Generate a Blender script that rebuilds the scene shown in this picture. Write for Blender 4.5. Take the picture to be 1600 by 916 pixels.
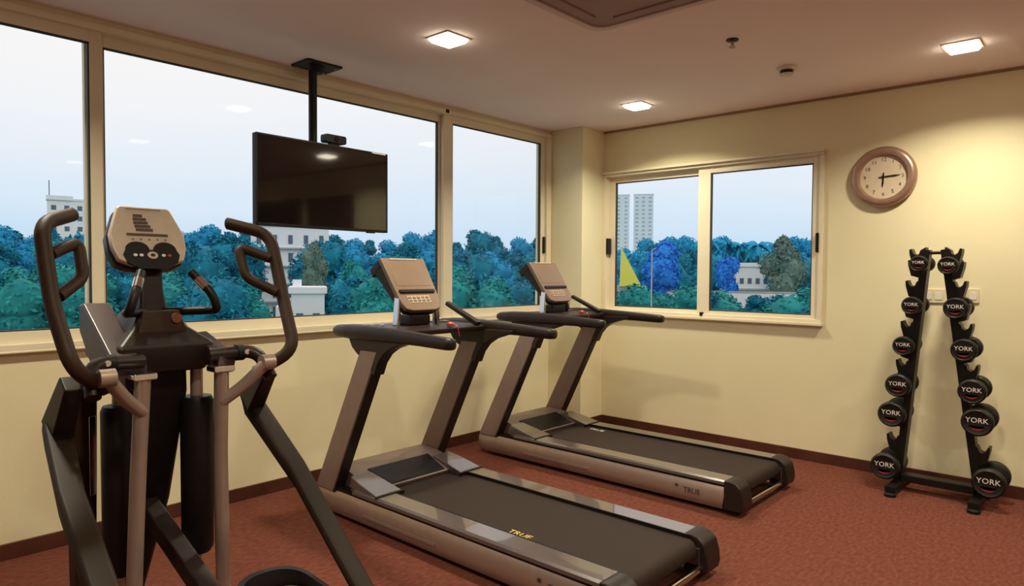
import bpy, bmesh, math, random
from mathutils import Vector, Matrix, noise
R = math.radians
random.seed(7)
for o in list(bpy.data.objects): bpy.data.objects.remove(o)
scene = bpy.context.scene
COL = scene.collection

# ------------------------------------------------------------------ camera
CAM_H = 1.40
YAW, PITCH, ROLL, FPX = R(41.945), R(1.787), R(0.353), 1068.58
fw = Vector((math.cos(YAW)*math.cos(PITCH), math.sin(YAW)*math.cos(PITCH), -math.sin(PITCH)))
rt = Vector((math.sin(YAW), -math.cos(YAW), 0)); up = rt.cross(fw)
r2 = rt*math.cos(ROLL) + up*math.sin(ROLL); u2 = -rt*math.sin(ROLL) + up*math.cos(ROLL)
cd = bpy.data.cameras.new('camera'); cam = bpy.data.objects.new('camera', cd); COL.objects.link(cam)
cd.sensor_width = 36; cd.lens = FPX/1600*36; cd.clip_end = 3000; cd.clip_start = 0.05
m = Matrix((r2, u2, -fw)).transposed().to_4x4(); m.translation = (0, 0, CAM_H); cam.matrix_world = m
scene.camera = cam

# ------------------------------------------------------------------ colour management, sky, lamps
vs = scene.view_settings
vs.view_transform = 'Standard'; vs.look = 'None'; vs.gamma = 1.0; vs.exposure = 0.0; vs.use_curve_mapping = False
SKY_STRENGTH = 1.0
LAMP_W = 22.5            # watts of each ceiling downlight
LAMP_COL = (1.0, 0.93, 0.70)
w = bpy.data.worlds.new('sky'); scene.world = w; w.use_nodes = True
nt = w.node_tree; nt.nodes.clear()
tc = nt.nodes.new('ShaderNodeTexCoord'); sx = nt.nodes.new('ShaderNodeSeparateXYZ')
nt.links.new(tc.outputs['Generated'], sx.inputs[0])
nz = nt.nodes.new('ShaderNodeTexNoise'); nz.inputs['Scale'].default_value = 2.2; nz.inputs['Detail'].default_value = 4
mp = nt.nodes.new('ShaderNodeMapping'); mp.inputs['Scale'].default_value = (1, 1, 3.5)
nt.links.new(tc.outputs['Generated'], mp.inputs[0]); nt.links.new(mp.outputs[0], nz.inputs['Vector'])
ma = nt.nodes.new('ShaderNodeMath'); ma.operation = 'MULTIPLY_ADD'; ma.inputs[1].default_value = 0.09; ma.inputs[2].default_value = -0.045
nt.links.new(nz.outputs['Fac'], ma.inputs[0])
ad = nt.nodes.new('ShaderNodeMath'); ad.operation = 'ADD'
nt.links.new(sx.outputs['Z'], ad.inputs[0]); nt.links.new(ma.outputs[0], ad.inputs[1])
rp = nt.nodes.new('ShaderNodeValToRGB'); nt.links.new(ad.outputs[0], rp.inputs[0])
cr = rp.color_ramp
cr.elements[0].position = 0.0; cr.elements[0].color = (0.52, 0.72, 0.90, 1)
cr.elements[1].position = 0.36; cr.elements[1].color = (1.04, 0.97, 0.93, 1)
e = cr.elements.new(0.09); e.color = (0.74, 0.84, 0.95, 1)
e = cr.elements.new(0.20); e.color = (0.93, 0.92, 0.94, 1)
bg = nt.nodes.new('ShaderNodeBackground'); bg.inputs['Strength'].default_value = SKY_STRENGTH
ow = nt.nodes.new('ShaderNodeOutputWorld')
nt.links.new(rp.outputs[0], bg.inputs[0]); nt.links.new(bg.outputs[0], ow.inputs[0])

# ------------------------------------------------------------------ helpers
def tag(o, label=None, cat=None, group=None, kind=None):
    if label: o['label'] = label
    if cat: o['category'] = cat
    if group: o['group'] = group
    if kind: o['kind'] = kind
    return o
def empty(name, loc=(0, 0, 0), rz=0):
    o = bpy.data.objects.new(name, None); COL.objects.link(o)
    o.location = loc; o.rotation_euler = (0, 0, rz); o.empty_display_size = 0.1
    return o
def copy_tree(o, parent=None):
    c = o.copy(); COL.objects.link(c); c.parent = parent
    for ch in list(o.children): copy_tree(ch, c)
    return c
def fillet(pts, r, n=6):
    pts = [Vector(p) for p in pts]; out = [pts[0]]
    for i in range(1, len(pts)-1):
        a, b, c = pts[i-1], pts[i], pts[i+1]
        d1 = (a-b); d2 = (c-b)
        rr = min(r, d1.length*0.48, d2.length*0.48)
        p0 = b + d1.normalized()*rr; p2 = b + d2.normalized()*rr
        for k in range(n+1):
            t = k/n; out.append((1-t)**2*p0 + 2*t*(1-t)*b + t*t*p2)
    out.append(pts[-1]); return out
class MB:
    def __init__(s): s.v = []; s.f = []
    def add(s, vs_, fs):
        b = len(s.v); s.v += [tuple(v) for v in vs_]; s.f += [tuple(i+b for i in f) for f in fs]; return s
    def box(s, x0, x1, y0, y1, z0, z1):
        return s.add([(x0,y0,z0),(x1,y0,z0),(x1,y1,z0),(x0,y1,z0),(x0,y0,z1),(x1,y0,z1),(x1,y1,z1),(x0,y1,z1)],
                     [(0,3,2,1),(4,5,6,7),(0,1,5,4),(1,2,6,5),(2,3,7,6),(3,0,4,7)])
    def loft(s, rings, close=True):
        n = len(rings[0]); vs_ = [p for r in rings for p in r]; fs = []
        for i in range(len(rings)-1):
            for k in range(n):
                fs.append((i*n+k, i*n+(k+1) % n, (i+1)*n+(k+1) % n, (i+1)*n+k))
        if close:
            fs.append(tuple(reversed(range(n)))); fs.append(tuple((len(rings)-1)*n+k for k in range(n)))
        return s.add(vs_, fs)
    def prism(s, poly, axis, a0, a1):
        def P(p, a):
            return {'x': (a, p[0], p[1]), 'y': (p[0], a, p[1]), 'z': (p[0], p[1], a)}[axis]
        return s.loft([[P(p, a0) for p in poly], [P(p, a1) for p in poly]])
    def tube(s, path, r, n=12, flat=1.0):
        path = [Vector(p) for p in path]; N = len(path)
        rs = r if isinstance(r, (list, tuple)) else [r]*N
        if len(rs) != N:
            rs = [rs[0] + (rs[-1]-rs[0])*i/(N-1) for i in range(N)]
        t0 = (path[1]-path[0]).normalized()
        u = Vector((0, 0, 1)) if abs(t0.z) < 0.9 else Vector((0, 1, 0))
        u = (u - t0*u.dot(t0)).normalized(); rings = []
        for i in range(N):
            t = (path[min(i+1, N-1)] - path[max(i-1, 0)]).normalized()
            u = (u - t*u.dot(t)).normalized(); v = t.cross(u)
            rings.append([path[i] + (u*math.cos(a)*flat + v*math.sin(a))*rs[i] for a in (2*math.pi*k/n for k in range(n))])
        return s.loft(rings)
    def lathe(s, prof, c=(0,0,0), axis='z', n=24):
        c = Vector(c); rings = []
        for r, h in prof:
            ring = []
            for k in range(n):
                a = 2*math.pi*k/n; x, y = r*math.cos(a), r*math.sin(a)
                ring.append(c + Vector({'z': (x, y, h), 'x': (h, x, y), 'y': (y, h, x)}[axis]))
            rings.append(ring)
        return s.loft(rings)
    def beam(s, p0, p1, w0, h0, w1=None, h1=None, side=(1, 0, 0)):
        p0 = Vector(p0); p1 = Vector(p1); t = (p1-p0).normalized(); sd = Vector(side); sd = (sd - t*sd.dot(t)).normalized(); n_ = t.cross(sd)
        w1 = w1 or w0; h1 = h1 or h0
        def ring(p, a, b): return [p + sd*a/2*i + n_*b/2*j for i, j in ((-1,-1),(1,-1),(1,1),(-1,1))]
        return s.loft([ring(p0, w0, h0), ring(p1, w1, h1)])
    def build(s, name, mat, parent=None, bevel=0.0, seg=2, smooth=True, ang=35, loc=None, mats=None):
        me = bpy.data.meshes.new(name); me.from_pydata(s.v, [], s.f)
        bm = bmesh.new(); bm.from_mesh(me); 
        bmesh.ops.recalc_face_normals(bm, faces=bm.faces); 
        if bevel > 0:
            es = [e_ for e_ in bm.edges if len(e_.link_faces) == 2 and e_.calc_face_angle(0) > R(30)]
            bmesh.ops.bevel(bm, geom=es, offset=bevel, segments=seg, profile=0.5, affect='EDGES', clamp_overlap=True)
        bm.to_mesh(me); bm.free()
        o = bpy.data.objects.new(name, me); COL.objects.link(o)
        if mat: me.materials.append(mat)
        if smooth:
            me.shade_smooth(); me.set_sharp_from_angle(angle=R(ang))
        if bevel > 0:
            wn = o.modifiers.new('weighted_normals', 'WEIGHTED_NORMAL'); wn.keep_sharp = True
        o.parent = parent
        if loc: o.location = loc
        return o
def rrect(x0, x1, y0, y1, r, n=5):
    out = []
    for cx, cy, a0 in ((x1-r, y0+r, -90), (x1-r, y1-r, 0), (x0+r, y1-r, 90), (x0+r, y0+r, 180)):
        for k in range(n+1):
            a = R(a0 + 90*k/n); out.append((cx+r*math.cos(a), cy+r*math.sin(a)))
    return out
def text_mesh(body, size, name, mat, parent, mw, depth=0.0006):
    cu = bpy.data.curves.new('t', 'FONT'); cu.body = body; cu.size = size; cu.extrude = depth; cu.align_x = 'CENTER'; cu.align_y = 'CENTER'
    cu.resolution_u = 2
    to = bpy.data.objects.new('t', cu); COL.objects.link(to)
    dg = bpy.context.evaluated_depsgraph_get()
    me = bpy.data.meshes.new_from_object(to.evaluated_get(dg)); me.name = name
    bpy.data.objects.remove(to); bpy.data.curves.remove(cu)
    me.materials.clear(); me.materials.append(mat); me.transform(mw)
    o = bpy.data.objects.new(name, me); COL.objects.link(o); o.parent = parent
    return o

# ------------------------------------------------------------------ materials
def mat(name, col, rough=0.5, metal=0.0, var=0.06, scale=20, bump=0.0, bscale=200, spec=0.5, coat=0.0, col2=None, detail=4, stretch=None):
    m_ = bpy.data.materials.new(name); m_.use_nodes = True; t = m_.node_tree; b = t.nodes['Principled BSDF']
    b.inputs['Roughness'].default_value = rough; b.inputs['Metallic'].default_value = metal
    b.inputs['Specular IOR Level'].default_value = spec; b.inputs['Coat Weight'].default_value = coat
    c = t.nodes.new('ShaderNodeTexCoord'); n = t.nodes.new('ShaderNodeTexNoise'); n.inputs['Scale'].default_value = scale; n.inputs['Detail'].default_value = detail
    src = c.outputs['Object']
    if stretch:
        mpn = t.nodes.new('ShaderNodeMapping'); mpn.inputs['Scale'].default_value = stretch
        t.links.new(src, mpn.inputs[0]); src = mpn.outputs[0]
    t.links.new(src, n.inputs['Vector'])
    r = t.nodes.new('ShaderNodeValToRGB'); t.links.new(n.outputs['Fac'], r.inputs[0])
    c2 = col2 or tuple(min(1, x*(1+var)) for x in col); c1 = col if col2 else tuple(x*(1-var) for x in col)
    r.color_ramp.elements[0].position = 0.3; r.color_ramp.elements[1].position = 0.7
    r.color_ramp.elements[0].color = (*c1, 1); r.color_ramp.elements[1].color = (*c2, 1)
    t.links.new(r.outputs[0], b.inputs['Base Color'])
    if bump:
        n2 = t.nodes.new('ShaderNodeTexNoise'); n2.inputs['Scale'].default_value = bscale; t.links.new(src, n2.inputs['Vector'])
        bp = t.nodes.new('ShaderNodeBump'); bp.inputs['Strength'].default_value = bump; bp.inputs['Distance'].default_value = 0.01
        t.links.new(n2.outputs['Fac'], bp.inputs['Height']); t.links.new(bp.outputs[0], b.inputs['Normal'])
    return m_
def emis(name, col, st):
    m_ = bpy.data.materials.new(name); m_.use_nodes = True; b = m_.node_tree.nodes['Principled BSDF']
    b.inputs['Base Color'].default_value = (*col, 1); b.inputs['Emission Color'].default_value = (*col, 1); b.inputs['Emission Strength'].default_value = st
    return m_
def glass_mat(name, tint):
    m_ = bpy.data.materials.new(name); m_.use_nodes = True; t = m_.node_tree; t.nodes.clear()
    tr = t.nodes.new('ShaderNodeBsdfTransparent'); tr.inputs[0].default_value = (*tint, 1)
    gl = t.nodes.new('ShaderNodeBsdfGlossy'); gl.inputs['Roughness'].default_value = 0.02; gl.inputs[0].default_value = (0.8, 0.9, 1, 1)
    mx = t.nodes.new('ShaderNodeMixShader'); lw = t.nodes.new('ShaderNodeLayerWeight'); lw.inputs[0].default_value = 0.5; pw = t.nodes.new('ShaderNodeMath'); pw.operation = 'POWER'; pw.inputs[1].default_value = 4.0; t.links.new(lw.outputs['Facing'], pw.inputs[0]); fr = t.nodes.new('ShaderNodeMath'); fr.operation = 'MULTIPLY_ADD'; fr.inputs[1].default_value = 0.8; fr.inputs[2].default_value = 0.004; t.links.new(pw.outputs[0], fr.inputs[0])
    o_ = t.nodes.new('ShaderNodeOutputMaterial')
    t.links.new(fr.outputs[0], mx.inputs[0]); t.links.new(tr.outputs[0], mx.inputs[1]); t.links.new(gl.outputs[0], mx.inputs[2]); t.links.new(mx.outputs[0], o_.inputs[0])
    return m_
M = {}
M['wall'] = mat('cream_wall_paint', (0.79, 0.70, 0.46), 0.75, var=0.025, scale=2.2, bump=0.04, bscale=90)
M['wall_bounce'] = mat('pale_bounce_wall', (0.82, 0.76, 0.68), 0.8, var=0.02, scale=2)  # unseen walls made paler than the cream to bounce light onto the ceiling
M['ceiling'] = mat('ceiling_paint', (0.95, 0.81, 0.83), 0.85, var=0.02, scale=1.5)
M['skirting'] = mat('skirting_dark_wood', (0.075, 0.020, 0.012), 0.45, var=0.3, scale=6)
M['frame'] = mat('window_frame_cream', (0.80, 0.71, 0.53), 0.4, var=0.04, scale=3)
M['gap_shade'] = mat('shadow_gap_brown', (0.30, 0.17, 0.09), 0.7)
M['door'] = mat('dark_brown_door', (0.085, 0.035, 0.020), 0.5, var=0.2, scale=8)
M['door_glass'] = mat('smoked_glass_door', (0.012, 0.010, 0.010), 0.1, var=0.1)
M['gasket'] = mat('window_gasket_dark', (0.03, 0.028, 0.025), 0.6)
M['glass'] = glass_mat('window_glass', (0.98, 0.995, 1.0))
M['black'] = mat('black_plastic', (0.008, 0.006, 0.006), 0.45, var=0.2, spec=0.25)
M['black_metal'] = mat('black_powder_coat', (0.009, 0.007, 0.006), 0.4, var=0.2, spec=0.25, bump=0.05, bscale=400)
M['rubber'] = mat('black_rubber', (0.010, 0.007, 0.006), 0.5, var=0.2, spec=0.3, bump=0.1, bscale=300)
M['screen'] = mat('tv_screen_glossy', (0.006, 0.004, 0.004), 0.06, var=0.05, spec=0.6, coat=0.3)
M['taupe'] = mat('taupe_grey_metal', (0.26, 0.185, 0.165), 0.42, metal=0.3, var=0.05)
M['silver'] = mat('silver_grey_metal', (0.40, 0.30, 0.255), 0.36, metal=0.55, var=0.05)
M['rail'] = mat('satin_rail_plastic', (0.095, 0.068, 0.064), 0.28, var=0.06, spec=0.8, coat=0.9)
M['belt'] = mat('running_belt', (0.025, 0.013, 0.009), 0.7, var=0.15, scale=60, spec=0.25, bump=0.15, bscale=500)
M['dark'] = mat('dark_brown_plastic', (0.018, 0.010, 0.008), 0.42, var=0.12, spec=0.3)
M['grip'] = mat('foam_grip_brown_black', (0.036, 0.016, 0.008), 0.55, var=0.15, spec=0.25, bump=0.08, bscale=300)
M['chrome'] = mat('chrome', (0.7, 0.66, 0.62), 0.15, metal=1.0, var=0.02)
M['console'] = mat('console_taupe_panel', (0.19, 0.120, 0.082), 0.35, var=0.06, scale=12)
M['console_light'] = mat('console_light_keys', (0.42, 0.32, 0.23), 0.4, var=0.2, scale=90)
M['console_silver'] = mat('console_silver_panel', (0.56, 0.46, 0.36), 0.4, metal=0.15, var=0.05, scale=30)
M['white'] = mat('white_print', (0.8, 0.75, 0.68), 0.5, var=0.03)
M['red'] = mat('red_print', (0.45, 0.03, 0.03), 0.45, var=0.1)
M['yellow_print'] = mat('yellow_print', (0.75, 0.50, 0.10), 0.5, var=0.05)
M['print_dark'] = mat('dark_print', (0.07, 0.04, 0.03), 0.5)
M['bronze'] = mat('clock_rim_bronze', (0.42, 0.26, 0.19), 0.3, metal=0.6, var=0.1)
M['clock_face'] = mat('clock_face_beige', (0.62, 0.50, 0.36), 0.6, var=0.04)
M['plate'] = mat('switch_plate_cream', (0.72, 0.62, 0.42), 0.4, var=0.02)
M['white_trim'] = mat('white_metal_trim', (0.75, 0.68, 0.58), 0.45, var=0.02)
M['ac'] = mat('cassette_panel', (0.66, 0.52, 0.50), 0.5, var=0.02)
M['ac_dark'] = mat('cassette_grille', (0.34, 0.215, 0.215), 0.6, var=0.05)
M['lamp'] = emis('lamp_diffuser', (1.0, 0.90, 0.66), 16.0)
# carpet
mc = mat('red_brown_carpet', (0.120, 0.037, 0.024), 0.95, scale=26, col2=(0.195, 0.062, 0.040), bump=0.5, bscale=320, spec=0.1, detail=8, stretch=(1.0, 2.2, 1))
M['carpet'] = mc
# outside
M['concrete'] = mat('outside_concrete', (0.45, 0.47, 0.47), 0.9, var=0.15, scale=3)
M['white_paint'] = mat('white_render', (0.92, 0.93, 0.94), 0.8, var=0.04, scale=0.5)
M['tower_haze'] = mat('haze_tinted_render', (0.80, 0.90, 0.96), 0.8, var=0.04, scale=0.1)  # distance haze put into the tower's own colour
M['tower_stripe'] = mat('tower_blue_stripe', (0.36, 0.55, 0.72), 0.7, var=0.1, scale=0.1)
M['pane_dark'] = mat('far_window_dark', (0.10, 0.15, 0.22), 0.3)
M['trunk'] = mat('tree_bark', (0.10, 0.09, 0.08), 0.9, var=0.3)
M['yellow'] = mat('yellow_sheet_roof', (0.92, 0.86, 0.12), 0.6, var=0.05)
M['ground'] = mat('outside_ground', (0.06, 0.15, 0.13), 0.95, scale=0.15, col2=(0.10, 0.22, 0.17))
def leaf(name, a, b, sc=0.5): return mat(name, a, 0.75, scale=sc, col2=b, spec=0.15, detail=6)
M['leaf_teal'] = leaf('leaves_daylight_teal', (0.010, 0.16, 0.26), (0.025, 0.33, 0.46))  # blue of the daylight put into the leaf colour
M['leaf_haze'] = leaf('leaves_haze_blue', (0.018, 0.25, 0.47), (0.04, 0.45, 0.72))  # far trees: blue haze mixed into the leaf colour
M['leaf_green'] = leaf('leaves_daylight_green', (0.014, 0.20, 0.22), (0.042, 0.39, 0.38))  # green with the daylight's blue cast mixed in
M['leaf_olive'] = leaf('leaves_olive', (0.10, 0.19, 0.17), (0.22, 0.31, 0.24))
M['leaf_violet'] = leaf('leaves_vivid_blue', (0.02, 0.17, 0.70), (0.06, 0.38, 0.95), 1.5)

# ------------------------------------------------------------------ room shell
W, D, C = 3.976, 5.268, 2.686            # window wall y, right wall x, ceiling z
XB, YB = -2.4, -3.2                       # walls behind the camera
TH = 0.16
def struct(o): o['kind'] = 'structure'; return o
flo = struct(MB().box(XB-TH, D+TH, YB-TH, W+TH, -0.2, 0).build('floor', M['carpet'], smooth=False))
cei = struct(MB().box(XB-TH, D+TH, YB-TH, W+TH, C, C+0.25).build('ceiling', M['ceiling'], smooth=False))
# window wall with one long opening
WX0, WX1, WZ0, WZ1 = -1.25, 4.93, 1.006, 2.655
mbw = MB()
mbw.box(XB-TH, D+TH, W, W+TH, 0, WZ0); mbw.box(XB-TH, D+TH, W, W+TH, WZ1, C)
mbw.box(XB-TH, WX0, W, W+TH, WZ0, WZ1); mbw.box(WX1, D+TH, W, W+TH, WZ0, WZ1)
struct(mbw.build('wall_window_side', M['wall'], smooth=False))
# right wall with opening
RY0, RY1, RZ0, RZ1 = 1.665, 3.604, 1.035, 2.29
mbr = MB()
mbr.box(D, D+TH, YB-TH, W, 0, RZ0); mbr.box(D, D+TH, YB-TH, W, RZ1, C)
mbr.box(D, D+TH, YB-TH, RY0, RZ0, RZ1); mbr.box(D, D+TH, RY1, W, RZ0, RZ1)
struct(mbr.build('wall_clock_side', M['wall'], smooth=False))
struct(MB().box(XB-TH, XB, YB-TH, W, 0, C).build('wall_left', M['wall_bounce'], smooth=False))
struct(MB().box(XB-TH, D, YB-TH, YB, 0, C).build('wall_behind', M['wall_bounce'], smooth=False))
struct(MB().box(4.934, D, 3.604, W, 0, C).build('wall_corner_column', M['wall'], bevel=0.004))
# brown strip painted as the ceiling's shadow gap, and skirting boards
struct(MB().box(D-0.012, D, YB, 3.604, C-0.018, C).build('trim_1', M['gap_shade']))
bb = 0.078; bt = 0.016
struct(MB().box(XB, 4.934, W-bt, W, 0, bb).build('baseboard_window_side', M['skirting'], bevel=0.003))
struct(MB().box(D-bt, D, YB, 3.604, 0, bb).build('baseboard_clock_side', M['skirting'], bevel=0.003))
struct(MB().box(4.934-bt, 4.934, 3.604-bt, W-bt, 0, bb).box(4.934, D-bt, 3.604-bt, 3.604, 0, bb).build('baseboard_column', M['skirting'], bevel=0.003))
struct(MB().box(XB, XB+bt, YB, W, 0, bb).build('baseboard_left', M['skirting']))
struct(MB().box(XB, D, YB, YB+bt, 0, bb).build('baseboard_behind', M['skirting']))

# ---- window 1: the long ribbon of sliding panes
w1 = empty('window_1', (0, W, WZ0)); struct(w1)
def wpart(mb, name, m_, root, bevel=0.0, **k):
    o = mb.build(name, m_, root, bevel=bevel, **k); o.matrix_parent_inverse = Matrix.Translation(-root.location); return o
GT, GB = 2.563, 1.096
f0 = W-0.006
wpart(MB().box(WX0, WX1, f0-0.02, W+0.10, 2.622, WZ1), 'frame', M['frame'], w1, 0.003)
wpart(MB().box(WX0, WX1, f0-0.025, W+0.10, WZ0, 1.036), 'frame', M['frame'], w1, 0.003)
wpart(MB().box(4.862, WX1, f0-0.02, W+0.10, 1.036, 2.622), 'frame', M['frame'], w1, 0.003)
wpart(MB().box(WX0, WX0+0.07, f0-0.02, W+0.10, 1.036, 2.622), 'frame', M['frame'], w1, 0.003)
wpart(MB().box(WX0, WX1, f0-0.03, W, 0.992, WZ0), 'window_sill', M['frame'], w1, 0.006)
def sash(x0, x1, yo, ga, gb_, name='sash'):
    """aluminium sash with glass between ga and gb_"""
    mb = MB(); y0, y1 = W+yo, W+yo+0.034
    mb.box(x0, ga, y0, y1, 1.03, 2.628); mb.box(gb_, x1, y0, y1, 1.03, 2.628)
    mb.box(ga, gb_, y0, y1, 1.03, GB); mb.box(ga, gb_, y0, y1, GT, 2.628)
    s_ = wpart(mb, name, M['frame'], w1, 0.002)
    g = MB(); t_ = 0.007
    g.box(ga, ga+t_, y0+0.006, y1-0.006, GB, GT); g.box(gb_-t_, gb_, y0+0.006, y1-0.006, GB, GT)
    g.box(ga, gb_, y0+0.006, y1-0.006, GB, GB+t_); g.box(ga, gb_, y0+0.006, y1-0.006, GT-t_, GT)
    gk = g.build('gasket', M['gasket'], s_); 
    p_ = MB().box(ga+0.001, gb_-0.001, y0+0.014, y0+0.020, GB+0.001, GT-0.001).build('pane', M['glass'], s_, smooth=False)
    return s_
sash(WX0+0.07, 1.235, 0.000, WX0+0.14, 1.178)
sash(1.165, 3.70, 0.040, 1.254, 3.600)
sash(3.62, 4.87, 0.000, 3.716, 4.808)
wpart(MB().prism(rrect(4.832, 4.850, 1.57, 1.72, 0.008), 'y', W-0.022, W+0.0), 'latch', M['dark'], w1, 0.002)
wpart(MB().box(3.618, 3.652, W-0.03, W-0.002, 2.628, 2.655), 'stopper', M['black'], w1, 0.003)

# ---- window 2: two sliding panes in the clock wall
w2 = empty('window_2', (D, (RY0+RY1)/2, RZ0)); struct(w2)
wpart(MB().box(D-0.03, D+0.10, RY0, RY1, 2.268, RZ1), 'frame', M['frame'], w2, 0.003)
wpart(MB().box(D-0.02, D+0.10, RY0, RY1, RZ0, 1.06), 'frame', M['frame'], w2, 0.003)
wpart(MB().box(D-0.02, D+0.10, RY0, RY0+0.028, 1.06, 2.268), 'frame', M['frame'], w2, 0.003)
wpart(MB().box(D-0.02, D+0.10, RY1-0.042, RY1, 1.06, 2.268), 'frame', M['frame'], w2, 0.003)
wpart(MB().box(D-0.055, D, RY0-0.01, RY1-0.006, RZ1, RZ1+0.018), 'head_rail', M['dark'] if False else M['frame'], w2, 0.003)
wpart(MB().box(D-0.04, D, RY0-0.01, RY1-0.006, RZ0-0.022, RZ0), 'window_sill', M['frame'], w2, 0.004)
def sash2(y0, y1, xo, ga, gb_):
    mb = MB(); x0, x1 = D+xo, D+xo+0.034; zt, zb = 2.217, 1.088
    mb.box(x0, x1, y0, ga, 1.052, 2.275); mb.box(x0, x1, gb_, y1, 1.052, 2.275)
    mb.box(x0, x1, ga, gb_, 1.052, zb); mb.box(x0, x1, ga, gb_, zt, 2.275)
    s_ = wpart(mb, 'sash', M['frame'], w2, 0.002)
    g = MB(); t_ = 0.008; a, b = x0+0.006, x1-0.006
    g.box(a, b, ga, ga+t_, zb, zt); g.box(a, b, gb_-t_, gb_, zb, zt); g.box(a, b, ga, gb_, zb, zb+t_); g.box(a, b, ga, gb_, zt-t_, zt)
    g.build('gasket', M['gasket'], s_)
    MB().box(x0+0.014, x0+0.020, ga+0.001, gb_-0.001, zb+0.001, zt-0.001).build('pane', M['glass'], s_, smooth=False)
sash2(2.60, 3.575, 0.040, 2.672, 3.503)
sash2(1.685, 2.662, 0.0, 1.745, 2.555)
wpart(MB().prism(rrect(1.690, 1.712, 1.555, 1.70, 0.008), 'x', D-0.026, D), 'latch', M['black'], w2, 0.002)
wpart(MB().prism(rrect(3.535, 3.560, 1.565, 1.71, 0.008), 'x', D-0.022, D+0.03), 'latch', M['dark'], w2, 0.002)
wpart(MB().box(D-0.026, D+0.0, 2.60, 2.625, 1.045, 1.075), 'stopper', M['black'], w2, 0.003)
# doors further along the clock wall (they show in the television's screen)
def wall_door(n, y0, y1, zt, leaf_m, leaves):
    d_ = empty('door_%d' % n, (D, (y0+y1)/2, 0)); struct(d_); yy0, yy1 = y0-(y0+y1)/2, y1-(y0+y1)/2
    fr_ = MB(); fr_.box(-0.03, 0, yy0-0.06, yy0, 0, zt+0.06); fr_.box(-0.03, 0, yy1, yy1+0.06, 0, zt+0.06); fr_.box(-0.03, 0, yy0, yy1, zt, zt+0.06)
    fr_.build('door_frame', M['door'], d_, smooth=False)
    for i in range(leaves):
        a = yy0+(yy1-yy0)*i/leaves; b = yy0+(yy1-yy0)*(i+1)/leaves
        lf = MB().box(-0.02, 0, a+0.003, b-0.003, 0.004, zt-0.003).build('leaf', leaf_m, d_, smooth=False)
        hy = b-0.07 if i == 0 else a+0.07
        MB().tube(fillet([(-0.02, hy, 1.0), (-0.06, hy, 1.0), (-0.06, hy, 1.12), (-0.02, hy, 1.12)], 0.02), 0.008, 8).build('door_handle', M['chrome'], lf)
wall_door(1, -0.50, 0.28, 2.28, M['door'], 1)
wall_door(2, -2.05, -0.80, 2.30, M['door_glass'], 2)
# outside ledge under both windows
struct(MB().box(XB-1, D+0.62, W+TH, W+0.62, 0.80, 0.985).box(D+TH, D+0.62, -2, W+TH, 0.80, 0.985).build('trim_2', M['concrete'], smooth=False))

# ------------------------------------------------------------------ ceiling fittings
def downlight(x, y, label):
    root = empty('ceiling_downlight', (x, y, C)); tag(root, label, 'light', 'square ceiling downlights')
    h = 0.076
    fr = MB()
    for a in ((-h-.014, h+.014, -h-.014, -h), (-h-.014, h+.014, h, h+.014), (-h-.014, -h, -h, h), (h, h+.014, -h, h)): fr.box(*a, -0.006, 0.0)
    fr.build('trim_ring', M['white_trim'], root, smooth=False)
    MB().loft([[(a*h, b*h, 0) for a, b in ((-1,-1),(1,-1),(1,1),(-1,1))], [(a*h, b*h, -0.012) for a, b in ((-1,-1),(1,-1),(1,1),(-1,1))], [(a*h*0.86, b*h*0.86, -0.026) for a, b in ((-1,-1),(1,-1),(1,1),(-1,1))]]).build('diffuser', M['lamp'], root, smooth=False)
    ld = bpy.data.lights.new('downlight', 'AREA'); ld.shape = 'SQUARE'; ld.size = 0.14; ld.energy = LAMP_W; ld.color = LAMP_COL; ld.spread = R(140)
    lo = bpy.data.objects.new('lamp_light', ld); COL.objects.link(lo); lo.parent = root; lo.location = (0, 0, -0.030)

downlight(2.60, 2.82, 'bright square ceiling downlight nearest the television')
downlight(4.57, 2.83, 'small bright square ceiling downlight near the corner column')
downlight(4.57, 0.72, 'bright square ceiling downlight above the clock wall')
for x, y, l in ((0.62, 2.82, 'square downlight above the elliptical trainer, out of view'), (2.60, 0.72, 'square downlight behind the cassette unit, out of view'), (0.62, 0.72, 'square downlight above the viewer, out of view'),
             (0.62, -1.38, 'square downlight behind the viewer on the left, out of view'), (2.60, -1.38, 'square downlight behind the viewer, out of view'), (4.57, -1.38, 'square downlight far right of the dumbbells, out of view')):
    downlight(x, y, l)

ac = empty('ceiling_cassette', (2.545, 1.655, C)); tag(ac, 'mauve-white ceiling cassette air conditioner with rounded corners', 'air conditioner')
h = 0.475
outer = rrect(-h, h, -h, h, 0.11, 8); mid = rrect(-h+.03, h-.03, -h+.03, h-.03, 0.09, 8)
inner = rrect(-h+.06, h-.06, -h+.06, h-.06, 0.075, 8)
fm = MB(); n_ = len(outer)
rings = [[(x, y, 0) for x, y in outer], [(x, y, -0.018) for x, y in outer], [(x, y, -0.034) for x, y in mid], [(x, y, -0.030) for x, y in inner], [(x, y, -0.018) for x, y in inner]]
fm.loft(rings, close=False).build('frame', M['ac'], ac, ang=50)
MB().prism(inner, 'z', -0.022, -0.004).build('grille', M['ac_dark'], ac)
for s_ in (-1, 1):
    MB().box(-0.27, 0.27, s_*0.36-0.03, s_*0.36+0.03, -0.030, -0.020).build('louvre', M['ac_dark'], ac, bevel=0.004)
    MB().box(s_*0.36-0.03, s_*0.36+0.03, -0.27, 0.27, -0.030, -0.020).build('louvre', M['ac_dark'], ac, bevel=0.004)

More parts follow.
